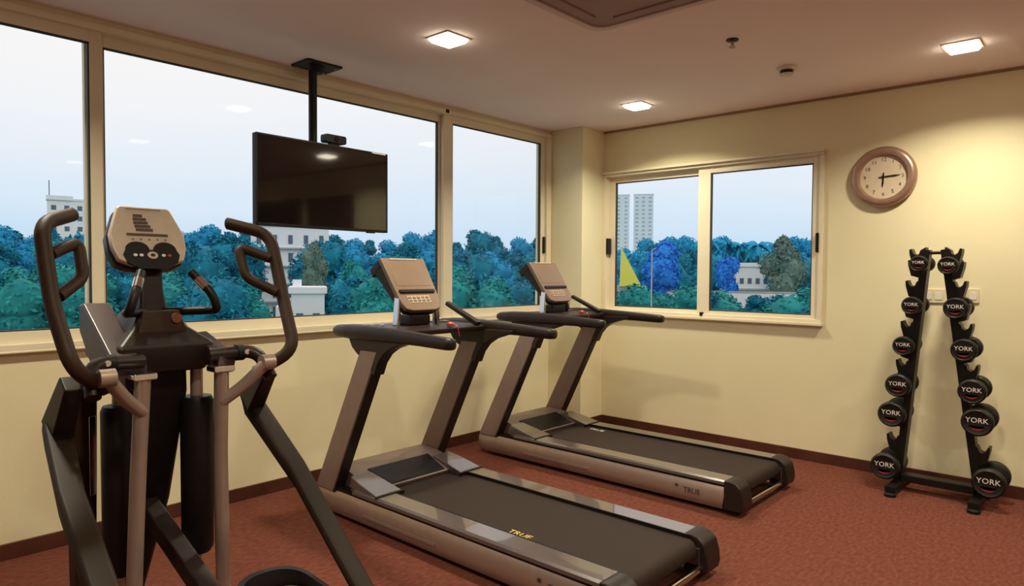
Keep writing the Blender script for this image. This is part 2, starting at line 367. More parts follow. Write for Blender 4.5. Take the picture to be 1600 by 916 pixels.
sp = empty('sprinkler_head', (3.64, 1.65, C)); tag(sp, 'small dark sprinkler head hanging from the ceiling', 'sprinkler')
MB().lathe([(0.001, 0), (0.034, 0), (0.034, -0.006), (0.016, -0.012), (0.001, -0.012)], n=20).build('escutcheon', M['dark'], sp)
MB().lathe([(0.001, -0.012), (0.010, -0.012), (0.008, -0.030), (0.001, -0.030)], n=14).build('body', M['bronze'], sp)
MB().lathe([(0.001, -0.040), (0.018, -0.040), (0.018, -0.043), (0.001, -0.043)], n=16).build('deflector', M['bronze'], sp)
MB().tube(fillet([(0.009, 0, -0.02), (0.013, 0, -0.03), (0.004, 0, -0.041)], 0.005), 0.002, 6).tube(fillet([(-0.009, 0, -0.02), (-0.013, 0, -0.03), (-0.004, 0, -0.041)], 0.005), 0.002, 6).build('yoke', M['bronze'], sp)

sd = empty('smoke_detector', (4.34, 1.61, C)); tag(sd, 'round smoke detector on the ceiling above the window', 'smoke detector')
MB().lathe([(0.001, 0), (0.060, 0), (0.060, -0.014), (0.050, -0.022), (0.001, -0.022)], n=32).build('base', M['white_trim'], sd)
MB().lathe([(0.001, -0.022), (0.038, -0.022), (0.040, -0.042), (0.001, -0.042)], n=28).build('vent_ring', M['dark'], sd)
MB().lathe([(0.001, -0.042), (0.042, -0.042), (0.036, -0.055), (0.001, -0.058)], n=28).build('cap', M['white_trim'], sd)

# ------------------------------------------------------------------ television on its ceiling pole
tv = empty('television', (2.345, 3.62, 1.65), R(2.3)); tag(tv, 'black flat television hanging on a pole in front of the window', 'television')
tw, thh = 0.468, 0.515
MB().prism(rrect(-tw, tw, 0, thh, 0.006), 'y', 0.0, 0.035).build('body', M['black'], tv, bevel=0.003)
MB().box(-0.25, 0.25, 0.035, 0.065, 0.10, 0.40).build('back_cover', M['black'], tv, bevel=0.01)
MB().box(-tw+.010, tw-.010, -0.003, 0.0, 0.016, thh-.010).build('screen', M['screen'], tv, smooth=False)
bz = MB(); bz.box(-tw, -tw+.010, -0.005, 0, 0, thh); bz.box(tw-.010, tw, -0.005, 0, 0, thh); bz.box(-tw, tw, -0.005, 0, 0, 0.016); bz.box(-tw, tw, -0.005, 0, thh-.010, thh)
bz.build('bezel', M['black'], tv, bevel=0.001)
MB().box(tw-.13, tw-.02, -0.0065, -0.005, thh-.009, thh-.003).build('sticker', M['white'], tv, smooth=False)
MB().box(0.30, 0.36, -0.012, 0.01, -0.008, 0.0).build('sensor', M['black'], tv, bevel=0.002)
mt = empty('television_mount', (2.40, 3.815, C)); tag(mt, 'black square ceiling plate and pole carrying the television', 'tv mount')
MB().prism(rrect(-0.125, 0.125, -0.10, 0.10, 0.012), 'z', -0.012, 0).build('ceiling_plate', M['black_metal'], mt, bevel=0.002)
MB().lathe([(0.001, -0.012), (0.05, -0.012), (0.034, -0.05), (0.001, -0.05)], n=24).build('collar', M['black_metal'], mt)
MB().tube([(-0.03, 0, -0.04), (-0.03, 0, -0.82)], 0.026, 18).build('pole', M['black_metal'], mt)
MB().box(-0.13, 0.07, -0.135, -0.03, -0.86, -0.72).build('bracket', M['black_metal'], mt, bevel=0.004)
for sx_ in (-0.09, 0.09):
    for sy_ in (-0.07, 0.07):
        MB().lathe([(0.001, -0.012), (0.010, -0.012), (0.010, -0.018), (0.001, -0.018)], c=(sx_, sy_, 0), n=6).build('bolt', M['chrome'], mt)
wc = empty('camera_box', (2.405, 3.640, 2.1655), R(2.3)); tag(wc, 'small black camera box sitting on top of the television', 'camera')
MB().prism(rrect(-0.075, 0.075, 0.012, 0.062, 0.012), 'y', -0.03, 0.03).build('body', M['black'], wc, bevel=0.004)
MB().lathe([(0.001, -0.036), (0.014, -0.036), (0.016, -0.030), (0.001, -0.030)], c=(0, 0, 0.037), axis='y', n=18).build('lens', M['screen'], wc)
MB().box(-0.03, 0.03, -0.02, 0.02, 0.0, 0.014).build('clip', M['black'], wc, bevel=0.003)

# ------------------------------------------------------------------ wall clock
ck = empty('wall_clock', (D, 1.27, 2.071)); tag(ck, 'round bronze wall clock with beige face', 'clock')
RC = 0.208
prof = [(RC-0.012, 0), (RC, -0.012), (RC, -0.030), (RC-0.012, -0.046), (RC-0.034, -0.052), (RC-0.052, -0.046), (RC-0.058, -0.030), (RC-0.060, -0.018)]
mbk = MB(); mbk.lathe(prof, axis='x', n=64); mbk.f = mbk.f[:-2]; mbk.build('rim', M['bronze'], ck, ang=50)
MB().lathe([(0.001, -0.012), (RC-0.058, -0.012), (RC-0.058, -0.019), (0.001, -0.019)], axis='x', n=48).build('dial', M['clock_face'], ck)
MB().lathe([(0.001, 0), (RC-0.014, 0), (RC-0.014, -0.012), (0.001, -0.012)], axis='x', n=48).build('back', M['dark'], ck)
def on_wall(yl, zl, xx, rot=0):   # text facing -x
    return Matrix.Translation((xx, yl, zl)) @ Matrix(((0, 0, -1, 0), (-1, 0, 0, 0), (0, 1, 0, 0), (0, 0, 0, 1))) @ Matrix.Rotation(rot, 4, 'Z')
for k in range(1, 13):
    a = R(90-30*k); rr = 0.118
    text_mesh(str(k), 0.036, 'numeral', M['print_dark'], ck, on_wall(-rr*math.cos(a), rr*math.sin(a), -0.0195))
def hand(a_deg, ln, wd, x, name):
    a = R(90-a_deg); d = Vector((0, -math.cos(a), math.sin(a))); n2 = Vector((0, math.sin(a), math.cos(a)))
    pts = [d*-0.03+n2*wd*0.5, d*-0.03-n2*wd*0.5, d*ln*0.6-n2*wd, d*ln, d*ln*0.6+n2*wd]
    MB().loft([[p+Vector((x, 0, 0)) for p in pts], [p+Vector((x-0.002, 0, 0)) for p in pts]]).build(name, M['black'], ck, smooth=False)
hand(184, 0.075, 0.006, -0.022, 'hour_hand'); hand(86, 0.112, 0.005, -0.025, 'minute_hand'); hand(0, 0.03, 0.002, -0.028, 'second_hand')
MB().lathe([(0.001, -0.019), (0.008, -0.019), (0.008, -0.030), (0.001, -0.030)], axis='x', n=16).build('pivot', M['dark'], ck)

# ------------------------------------------------------------------ socket plates on the clock wall
def socket(y, z, label):
    r_ = empty('socket_plate', (D, y, z)); tag(r_, label, 'socket', 'wall socket plates')
    MB().prism(rrect(-0.065, 0.065, -0.045, 0.045, 0.008), 'x', -0.010, 0).build('plate', M['plate'], r_, bevel=0.002)
    for s_ in (-1, 1): MB().prism(rrect(s_*0.03-0.02, s_*0.03+0.02, -0.025, 0.025, 0.004), 'x', -0.013, -0.010).build('rocker', M['white_trim'], r_, bevel=0.001)
socket(0.955, 1.256, 'cream wall plate seen between the two dumbbell rack uprights')
socket(0.765, 1.262, 'cream wall plate half hidden behind the right dumbbells')

# ------------------------------------------------------------------ dumbbell rack
XR = 4.985
rk = empty('dumbbell_rack', (XR, 0.85, 0)); tag(rk, 'black A-shaped dumbbell rack standing against the clock wall', 'rack')
def P_(y): return y-0.85
rails = ((1.075, 0.945, 1), (0.635, 0.845, -1))      # y at bottom, y at top, outward sign
def rail_y(k, z): yb, yt, s_ = rails[k]; return yb + (yt-yb)*(z-0.06)/(1.55-0.06)
LZ = [(0.969,1.466,.050),(1.002,1.202,.057),(1.043,.945,.061),(1.068,.691,.073),(1.100,.502,.080),(1.132,.160,.084)]
RZ = [(0.812,1.454,.055),(0.767,1.195,.065),(0.719,.944,.069),(0.672,.699,.074),(0.642,.519,.083),(0.577,.165,.087)]
for k in (0, 1):
    yb, yt, s_ = rails[k]
    MB().beam((0, P_(yb), 0.05), (0, P_(yt), 1.555), 0.09, 0.044).build('upright', M['black_metal'], rk, bevel=0.004)
    MB().prism(rrect(P_(yb)-0.03, P_(yb)+0.03, 0.022, 0.062, 0.006), 'x', -0.225, 0.19).build('foot', M['black_metal'], rk, bevel=0.003)
    for xx in (-0.215, 0.165):
        MB().lathe([(0.001, 0), (0.034, 0), (0.036, 0.018), (0.026, 0.024), (0.001, 0.024)], c=(xx, P_(yb), 0), n=18).build('rubber_foot', M['rubber'], rk)
    sets = [(z, y) for y, z, r in (LZ if k == 0 else RZ)] + [(1.535, None), (1.335, None), (1.075, None), (0.825, None), (0.335, None)]
    for z, y in sets:
        y0 = rail_y(k, z)
        yc = y if y is not None else y0 + s_*0.045
        if y is not None and abs(yc-y0) < 0.03: yc = y0 + s_*0.03
        zc = z + 0.0
        q = []
        # J-shaped cradle: plate from the upright, hollow on top
        pts = [(0, -0.085), (0.060, -0.066), (0.074, -0.01), (0.076, 0.018), (0.066, 0.022), (0.058, -0.002), (0.044, -0.014), (0.030, -0.006), (0.024, 0.014), (0, 0.030)]
        poly = [(P_(y0) + s_*a*1.2, zc + b*1.15) for a, b in pts]
        for xx in (-0.042,):
            MB().prism(poly, 'x', xx, 0.042).build('cradle', M['black_metal'], rk, smooth=False)
MB().beam((0, P_(1.065), 0.085), (0, P_(0.645), 0.085), 0.09, 0.045).build('base_bar', M['black_metal'], rk, bevel=0.004)
MB().tube([(0, P_(0.945), 1.535), (0, P_(0.845), 1.535)], 0.010, 10).build('top_tie', M['black_metal'], rk)
ordn = ['topmost', 'second from the top', 'third from the top', 'fourth from the top', 'fifth from the top', 'lowest']
def dumbbell(y, z, r, label):
    root = empty('dumbbell', (XR, y, z)); tag(root, label, 'dumbbell', 'dumbbells on the rack')
    hl = 0.062; x0 = -0.145
    MB().lathe([(0.001, -0.09), (0.014, -0.09), (0.016, -0.04), (0.017, 0), (0.016, 0.04), (0.014, 0.09), (0.001, 0.09)], axis='x', n=14).build('handle', M['chrome'], root)
    for s_ in (-1, 1):
        a = 0.072; b = 0.072+hl
        hd = MB().lathe([(0.001, s_*a), (r*0.82, s_*a), (r, s_*(a+0.012)), (r, s_*(b-0.012)), (r*0.86, s_*b), (r*0.80, s_*(b-0.004)), (0.001, s_*(b-0.004))], axis='x', n=28).build('head', M['rubber'], root, ang=40)
        if s_ < 0:
            text_mesh('YORK', r*0.52, 'lettering', M['white'], hd, on_wall(0, r*0.14, -b+0.0030))
            arc = []
            for t in range(9):
                aa = R(200+140*t/8); arc.append((0.62*r*math.cos(aa)*0.85, 0.62*r*math.sin(aa)*0.8-0.06*r))
            for t in range(9):
                aa = R(340-140*t/8); arc.append((0.62*r*math.cos(aa)*0.85, 0.28*r*math.sin(aa)-0.18*r))
            MB().prism(arc, 'x', -b+0.0022, -b+0.0045).build('emblem', M['red'], hd, smooth=False)
    return root
for i in range(6):
    y, z, r = LZ[i]; dumbbell(y, z, r, 'black round dumbbell, %s on the left upright of the rack' % ordn[i])
    y, z, r = RZ[i]; dumbbell(y, z, r, 'black round dumbbell, %s on the right upright of the rack' % ordn[i])
# ------------------------------------------------------------------ treadmills
def treadmill(loc, label, belt_text):
    t = empty('treadmill', loc); tag(t, label, 'treadmill', 'treadmills facing the window')
    MB().box(-0.345, 0.345, 0.10, 1.98, 0.035, 0.135).build('chassis', M['black'], t, bevel=0.006)
    for sx_ in (-1, 1):
        for yy in (0.22, 1.85):
            MB().lathe([(0.001, 0), (0.030, 0), (0.030, 0.014), (0.012, 0.02), (0.010, 0.04), (0.001, 0.04)], c=(sx_*0.30, yy, 0), n=16).build('levelling_foot', M['rubber'], t)
        q = lambda a: sx_*a
        # silver side panel, gently convex, rounded at the front
        prof = [(0.345, 0.030), (0.385, 0.028), (0.402, 0.060), (0.406, 0.105), (0.398, 0.150), (0.388, 0.166), (0.345, 0.166)]
        rings = []
        for yy, s0 in ((0.085, 1), (0.4, 1), (1.2, 1), (1.96, 1), (2.02, 0.97), (2.06, 0.88), (2.075, 0.7)):
            zc = 0.098
            rings.append([(q(0.345+(x-0.345)*s0), yy - (0.03*(z-0.03)/0.136 if yy < 0.1 else 0), zc+(z-zc)*s0) for x, z in prof])
        sp_ = MB().loft(rings).build('side_panel', M['silver'], t, ang=50)
        if sx_ < 0:
            tm = Matrix.Translation((-0.4078, 0.27, 0.098)) @ Matrix(((0, 0, -1, 0), (-1, 0, 0, 0), (0, 1, 0, 0), (0, 0, 0, 1)))
            text_mesh('TRUE', 0.045, 'lettering', M['print_dark'], sp_, tm)
            MB().lathe([(0.001, -0.409), (0.010, -0.409), (0.010, -0.406), (0.001, -0.406)], c=(0, 0.37, 0.115), axis='x', n=12).build('emblem', M['print_dark'], sp_)
            MB().box(-0.4085, -0.402, 1.02, 1.60, 0.075, 0.088).build('print_stripe', M['taupe'], sp_, smooth=False)
        MB().box(min(q(.345), q(.392)), max(q(.345), q(.392)), 0.07, 1.96, 0.160, 0.180).build('seam_strip', M['black'], t, smooth=False)
        # foot rail
        rp_ = [(0.268, 0.166), (0.268, 0.192), (0.276, 0.200), (0.388, 0.200), (0.402, 0.192), (0.404, 0.180), (0.404, 0.176), (0.345, 0.176), (0.345, 0.166)]
        MB().prism([(q(x), z) for x, z in rp_], 'y', 0.05, 1.70).build('side_rail', M['rail'], t, ang=25)
        MB().box(min(q(.2665), q(.2745)), max(q(.2665), q(.2745)), 0.05, 1.50, 0.17, 0.2012).build('rail_edge', M['black'], t, smooth=False)
        # end cap, rounded profile
        cp = [(0.070, 0.030), (0.070, 0.202), (0.040, 0.204), (0.0, 0.196), (-0.030, 0.170), (-0.045, 0.120), (-0.050, 0.070), (-0.040, 0.034)]
        MB().prism(cp, 'x', q(0.275), q(0.409)).build('end_cap', M['dark'], t, bevel=0.008, seg=3)
        MB().box(min(q(.268), q(.278)), max(q(.268), q(.278)), -0.012, 0.05, 0.07, 0.15).build('roller_bracket', M['chrome'], t, bevel=0.003)
    # belt, wrapped over the rear roller
    prof = [(1.66, 0.184)] + [(0.045 - 0.047*math.sin(R(a)), 0.137 + 0.047*math.cos(R(a))) for a in range(0, 181, 15)] + [(1.66, 0.090), (1.66, 0.095)] + \
           [(0.045 - 0.042*math.sin(R(a)), 0.137 - 0.042*math.cos(R(a))) for a in range(0, 181, 15)] + [(1.66, 0.179)]
    bl = MB().prism(prof, 'x', -0.266, 0.266).build('running_belt', M['belt'], t, ang=30)
    MB().tube([(-0.272, 0.045, 0.137), (0.272, 0.045, 0.137)], 0.0405, 20).build('rear_roller', M['black'], t)
    MB().box(-0.262, 0.262, 0.11, 1.66, 0.140, 0.176).build('deck_board', M['black'], t, smooth=False)
    bx_, by_, bc = belt_text
    tm = Matrix.Translation((bx_, by_, 0.1846)) @ Matrix.Rotation(R(-90), 4, 'Z')
    text_mesh('TRUE', 0.056, 'lettering', bc, bl, tm, 0.0004)
    MB().tube([(-0.29, -0.010, 0.055), (0.29, -0.010, 0.055)], 0.016, 12).build('rear_bar', M['chrome'], t)
    # motor hood
    hp = [(1.50, 0.168), (1.505, 0.192), (1.60, 0.202), (1.82, 0.262), (1.95, 0.272), (2.03, 0.250), (2.07, 0.19), (2.075, 0.10), (2.04, 0.05), (1.92, 0.05)]
    MB().prism([(1.66, 0.12)] + hp[2:], 'x', -0.335, 0.335).build('motor_hood', M['taupe'], t, bevel=0.006)
    def on_slope(y): return 0.204 + (y-1.60)*(0.060/0.22)
    MB().loft([[(-0.20, 1.615, on_slope(1.615)-.006), (0.20, 1.615, on_slope(1.615)-.006), (0.20, 1.615, on_slope(1.615)+.004), (-0.20, 1.615, on_slope(1.615)+.004)],
               [(-0.23, 1.80, on_slope(1.80)-.006), (0.23, 1.80, on_slope(1.80)-.006), (0.23, 1.80, on_slope(1.80)+.004), (-0.23, 1.80, on_slope(1.80)+.004)]]).build('hood_panel', M['black'], t, bevel=0.002)
    for sx_ in (-1, 1):
        a, b = (0.205, 0.345)
        pl = [(a+0.015, 1.50), (0.392, 1.50), (0.385, 1.66), (0.372, 1.76), (a+0.03, 1.76)]
        lo = [[(sx_*x, y, 0.168) for x, y in pl], [(sx_*x, y, 0.206+(y-1.50)*0.20) for x, y in pl]]
        MB().loft(lo).build('kick_plate', M['rail'], t, bevel=0.006)
        # toe skirt in front of the kick plate
        MB().box(min(sx_*.21, sx_*.40), max(sx_*.21, sx_*.40), 1.488, 1.503, 0.165, 0.205).build('kick_trim', M['black'], t, bevel=0.003)
        # upright
        xb = sx_*0.372; xh = sx_*0.384
        y0, z0, y1, z1 = 1.970, 0.150, 1.545, 0.985
        hw = 0.082; tx = 0.036
        def ring(yc, z, w_, tx_): return [(xb-tx_, yc-w_, z), (xb+tx_, yc-w_, z), (xb+tx_, yc+w_, z), (xb-tx_, yc+w_, z)]
        MB().loft([ring(y0, z0, 0.088, tx), ring(y1, z1, 0.080, tx*0.95)]).build('upright', M['taupe'], t, bevel=0.012, seg=3)
        def rs(yc, z, w_, tx_): return [(xb-tx_, yc-w_-0.008, z), (xb+tx_, yc-w_-0.008, z), (xb+tx_, yc-w_+0.006, z), (xb-tx_, yc-w_+0.006, z)]
        MB().loft([rs(y0, z0, 0.088, tx*0.92), rs(y1, z1, 0.080, tx*0.88)]).build('upright_trim', M['dark'], t, bevel=0.003)
        # gusset between upright and handrail
        g = [(1.745, 1.055), (1.700, 0.985), (1.660, 0.955), (1.560, 0.905), (1.512, 0.850), (1.500, 0.850), (1.470, 0.915), (1.425, 0.965), (1.365, 1.000), (1.280, 1.026), (1.200, 1.042), (1.200, 1.060)]
        MB().prism(g, 'x', xb-0.034, xb+0.034).build('gusset', M['dark'], t, bevel=0.008, seg=3)
        # handrail: fat nose, slimmer tip
        rings = []
        for yy, zc, rx, rz in ((1.885, 1.066, 0.012, 0.008), (1.870, 1.066, 0.026, 0.020), (1.835, 1.067, 0.038, 0.030), (1.72, 1.069, 0.046, 0.036), (1.55, 1.071, 0.045, 0.037), (1.35, 1.068, 0.036, 0.033), (1.15, 1.063, 0.030, 0.029), (0.955, 1.056, 0.028, 0.027), (0.928, 1.055, 0.026, 0.024), (0.919, 1.055, 0.018, 0.016)):
            rx, rz = rx*1.1, rz*1.12; rings.append([(xh + rx*math.copysign(abs(math.cos(R(k*22.5)))**0.7, math.cos(R(k*22.5))), yy, zc + rz*math.copysign(abs(math.sin(R(k*22.5)))**0.7, math.sin(R(k*22.5)))) for k in range(16)])
        MB().loft(rings).build('handrail', M['dark'], t, ang=60)
        # sloping hand grip beside the console
        if sx_ > 0: MB().beam((sx_*0.30, 1.43, 1.09), (sx_*0.285, 1.690, 1.205), 0.040, 0.030, 0.036, 0.026).build('hand_grip', M['dark'], t, bevel=0.007, seg=3)
    # cross tray joining the handrails
    tp = [(1.86, 1.052), (1.86, 1.082), (1.80, 1.092), (1.50, 1.088), (1.42, 1.078), (1.42, 1.052), (1.50, 1.040), (1.80, 1.040)]
    MB().prism(tp, 'x', -0.345, 0.345).build('cross_tray', M['dark'], t, bevel=0.006)
    for sx_ in (-1, 1):
        MB().lathe([(0.001, 1.088), (0.055, 1.088), (0.060, 1.096), (0.052, 1.096), (0.046, 1.091), (0.001, 1.091)], c=(sx_*0.245, 1.72, 0), n=24).build('cup_holder', M['rail'], t)
    # console mast
    for sx_ in (-1, 1):
        MB().beam((sx_*0.15, 1.64, 1.085), (sx_*0.138, 1.635, 1.25), 0.024, 0.045).build('console_mast', M['chrome'], t, bevel=0.006)
    MB().box(-0.075, 0.075, 1.60, 1.72, 1.088, 1.150).build('mast_cover', M['dark'], t, bevel=0.012)
    cn = MB()
    # tilted slab in (x, s, n): s up the slope, n toward the runner
    yb_, zb_, yt_, zt_ = 1.575, 1.172, 1.778, 1.470
    sv = Vector((0, yt_-yb_, zt_-zb_)); L = sv.length; sv.normalize(); nv = Vector((0, -sv.z, sv.y))
    def S(x, s, n): return Vector((x, yb_, zb_)) + sv*s + nv*n
    face = [(-0.085, 0.0), (0.085, 0.0), (0.125, 0.012), (0.142, 0.045), (0.150, 0.09), (0.162, L), (-0.162, L), (-0.150, 0.09), (-0.142, 0.045), (-0.125, 0.012)]
    MB().loft([[S(x, s, -0.018) for x, s in face], [S(x, s, 0.010) for x, s in face]]).build('console_face', M['console'], t, bevel=0.005, seg=3)
    back = [(x*0.97, s) for x, s in face]
    bm_ = [[S(x, s, -0.020-(0.028 + 0.055*max(0, (s/L)-0.55)/0.45)) for x, s in back], [S(x, s, -0.014) for x, s in back]]
    MB().loft(bm_).build('console_shell', M['dark'], t, bevel=0.006)
    MB().loft([[S(x, s, -0.125) for x, s in ((-0.155, L-0.05), (0.155, L-0.05), (0.155, L+0.006), (-0.155, L+0.006))], [S(x, s, -0.012) for x, s in ((-0.160, L-0.04), (0.160, L-0.04), (0.160, L+0.006), (-0.160, L+0.006))]]).build('reading_ledge', M['dark'], t, bevel=0.006)
    def plate(x0, x1, s0, s1, n1, name, m_): return MB().loft([[S(x, s, 0.008) for x, s in ((x0, s0), (x1, s0), (x1, s1), (x0, s1))], [S(x, s, n1) for x, s in ((x0, s0), (x1, s0), (x1, s1), (x0, s1))]]).build(name, m_, t, bevel=0.001)
    plate(-0.130, 0.130, 0.118, 0.136, 0.020, 'reading_lip', M['black'])
    plate(-0.125, 0.125, 0.165, 0.245, 0.0115, 'display', M['console_light'] if False else M['console'])
    plate(-0.090, 0.075, 0.050, 0.098, 0.0118, 'keypad', M['console_light'])
    for i in range(5):
        plate(-0.085+i*0.032, -0.085+i*0.032+0.022, 0.058, 0.070, 0.0145, 'key', M['console']); plate(-0.085+i*0.032, -0.085+i*0.032+0.022, 0.078, 0.090, 0.0145, 'key', M['console'])
    plate(-0.10, 0.10, L-0.014, L-0.004, 0.013, 'top_trim', M['console_light'])
    sk = MB().lathe([(0.001, 0), (0.020, 0), (0.020, 0.012), (0.012, 0.02), (0.001, 0.02)], c=(0.10, 1.46, 1.088), n=16).build('safety_key', M['red'], t)
    MB().tube(fillet([(0.10, 1.455, 1.10), (0.10, 1.40, 1.09), (0.11, 1.395, 1.03)], 0.02), 0.003, 6).build('cord', M['red'], sk)
    return t
treadmill((2.578, 1.42, 0), 'taupe and black treadmill nearer the viewer, beside the elliptical trainer', (-0.222, 0.64, M['yellow_print']))
treadmill((4.135, 1.63, 0), 'taupe and black treadmill farther away, under the corner window', (0.20, 1.38, M['white']))
# ------------------------------------------------------------------ elliptical trainer
M['beam'] = mat('brown_black_coated_steel', (0.020, 0.011, 0.006), 0.5, spec=0.15)
M['rocker'] = mat('plum_brown_plastic', (0.050, 0.027, 0.028), 0.38, spec=0.5)
el = empty('elliptical_trainer', (0.87, 2.2, 0)); tag(el, 'dark brown and silver elliptical trainer with moving arms, facing the window', 'elliptical trainer')
def E_(p): return Vector((p[0], p[1]-2.2, p[2]))
def et(path, r, name, m_, par=el, n=14, fr=0.05, flat=1.0):
    return MB().tube(fillet([E_(p) for p in path], fr), r, n, flat).build(name, m_, par, ang=60)
def eb(p0, p1, w0, h0, name, m_, w1=None, h1=None, bevel=0.006, side=(1, 0, 0)):
    return MB().beam(E_(p0), E_(p1), w0, h0, w1, h1, side).build(name, m_, el, bevel=bevel, seg=3)
# base frame on the floor
MB().box(-0.33, 0.33, 0.60, 0.70, 0.0, 0.07).build('front_foot', M['black_metal'], el, bevel=0.012)
MB().box(-0.33, 0.33, -1.30, -1.20, 0.0, 0.07).build('rear_foot', M['black_metal'], el, bevel=0.012)
MB().box(-0.06, 0.06, -1.25, 0.65, 0.015, 0.095).build('base_beam', M['black_metal'], el, bevel=0.01)
# tapered column leaning to the console
MB().loft([[E_((s*0.055, 2.80+d*0.09, 0.05)) for s, d in ((-1,-1),(1,-1),(1,1),(-1,1))], [E_((s*0.075, 2.50+d*0.09, 0.62)) for s, d in ((-1,-1),(1,-1),(1,1),(-1,1))],
           [E_((s*0.092, 2.38+d*0.08, 1.00)) for s, d in ((-1,-1),(1,-1),(1,1),(-1,1))], [E_((s*0.085, 2.36+d*0.07, 1.16)) for s, d in ((-1,-1),(1,-1),(1,1),(-1,1))]]).build('column', M['black'], el, bevel=0.02, seg=3)
# pivot housing
def hs(z, w_, y0, y1): return [E_((-w_, y0, z)), E_((w_, y0, z)), E_((w_, y1, z)), E_((-w_, y1, z))]
MB().loft([hs(1.075, 0.12, 2.24, 2.50), hs(1.125, 0.150, 2.22, 2.52), hs(1.165, 0.145, 2.22, 2.52), hs(1.215, 0.085, 2.28, 2.50), hs(1.262, 0.062, 2.30, 2.46)]).build('housing', M['dark'], el, bevel=0.010, seg=3)
MB().loft([hs(1.20, 0.075, 2.262, 2.30), hs(1.27, 0.055, 2.275, 2.31)]).build('housing_badge', M['grip'], el, bevel=0.006)
MB().lathe([(0.001, 0), (0.016, 0), (0.016, -0.008), (0.001, -0.008)], c=E_((0.04, 2.268, 1.245)), axis='y', n=18).build('highlight_disc', mat('orange_highlight', (0.20, 0.06, 0.02), 0.4), el)  # orange disc standing in for the highlight on the housing
# console neck
MB().loft([hs(1.24, 0.045, 2.33, 2.42), hs(1.33, 0.036, 2.35, 2.42), hs(1.415, 0.040, 2.37, 2.42)]).build('console_neck', M['dark'], el, bevel=0.010, seg=3)
# console
ya, za, yb2, zb2 = 2.345, 1.400, 2.430, 1.602
sv2 = Vector((0, yb2-ya, zb2-za)); L2 = sv2.length; sv2.normalize(); nv2 = Vector((0, -sv2.z, sv2.y))
def S2(x, s, n): return E_((x, ya, za)) + sv2*s + nv2*n
def slab(poly, n0, n1, name, m_, bevel=0.0, par=el): return MB().loft([[S2(x, s, n0) for x, s in poly], [S2(x, s, n1) for x, s in poly]]).build(name, m_, par, bevel=bevel, seg=3)
cf = [(-0.062, 0.012), (0.062, 0.012), (0.100, 0.028), (0.114, 0.070), (0.115, 0.122), (0.084, L2-0.010), (0.074, L2), (-0.074, L2), (-0.084, L2-0.010), (-0.115, 0.122), (-0.114, 0.070), (-0.100, 0.028)]
cface = slab(cf, -0.012, 0.012, 'console_face', M['console_silver'], 0.006)
slab([(x*1.03, s*1.0-0.004) for x, s in cf], -0.055, -0.010, 'console_shell', M['dark'], 0.010)
lobe = []
for k in range(0, 13):
    a = R(180-15*k); lobe.append((-0.042+0.036*math.cos(a), 0.062+0.028*math.sin(a)))
for k in range(0, 13):
    a = R(180-15*k); lobe.append((0.042+0.036*math.cos(a), 0.062+0.028*math.sin(a)))
lobe += [(0.086, 0.045), (0.076, 0.016), (0.040, -0.004), (-0.040, -0.004), (-0.076, 0.016), (-0.086, 0.045)]
slab(lobe, 0.008, 0.017, 'control_panel', M['black'])
def disc(cx, s, r, n0, n1, name, m_):
    slab([(cx+r*math.cos(R(a)), s+r*math.sin(R(a))*0.8) for a in range(0, 360, 24)], n0, n1, name, m_)
disc(0.0, 0.042, 0.016, 0.015, 0.020, 'start_button', M['console_silver']); disc(0.0, 0.042, 0.007, 0.019, 0.021, 'button', M['dark'])
for bx_, bm_ in ((-0.052, 'white'), (-0.034, 'white'), (0.034, 'white'), (0.052, 'red')): disc(bx_, 0.042, 0.006, 0.015, 0.0195, 'button', M[bm_])
for k, (a, b) in enumerate(((-0.038, -0.010), (-0.040, 0.000), (-0.040, 0.004), (-0.038, 0.010), (-0.036, 0.016))):
    s0 = L2-0.030-k*0.0125
    slab([(a, s0-0.010), (b, s0-0.010), (b, s0), (a, s0)], 0.010, 0.0135, 'display_block', M['print_dark'])
slab([(-0.066, 0.112), (0.060, 0.112), (0.060, 0.121), (-0.066, 0.121)], 0.010, 0.0135, 'message_display', M['print_dark'])
slab([(-0.058, L2-0.013), (0.050, L2-0.013), (0.050, L2-0.009), (-0.058, L2-0.009)], 0.010, 0.0128, 'trim_line', M['taupe'])
for k in range(5): disc(-0.05+k*0.025, 0.100, 0.004, 0.010, 0.014, 'button', M['taupe'])
# short fixed handlebars with pulse plates
for s in (-1, 1):
    et([(s*0.03, 2.34, 1.262), (s*0.128, 2.22, 1.268), (s*0.132, 2.17, 1.272), (s*0.115, 2.175, 1.325), (s*0.075, 2.235, 1.392)], 0.0135, 'fixed_handlebar', M['black'], fr=0.04)
    et([(s*0.104, 2.19, 1.342), (s*0.088, 2.215, 1.370)], 0.0148, 'pulse_plate', M['chrome'])
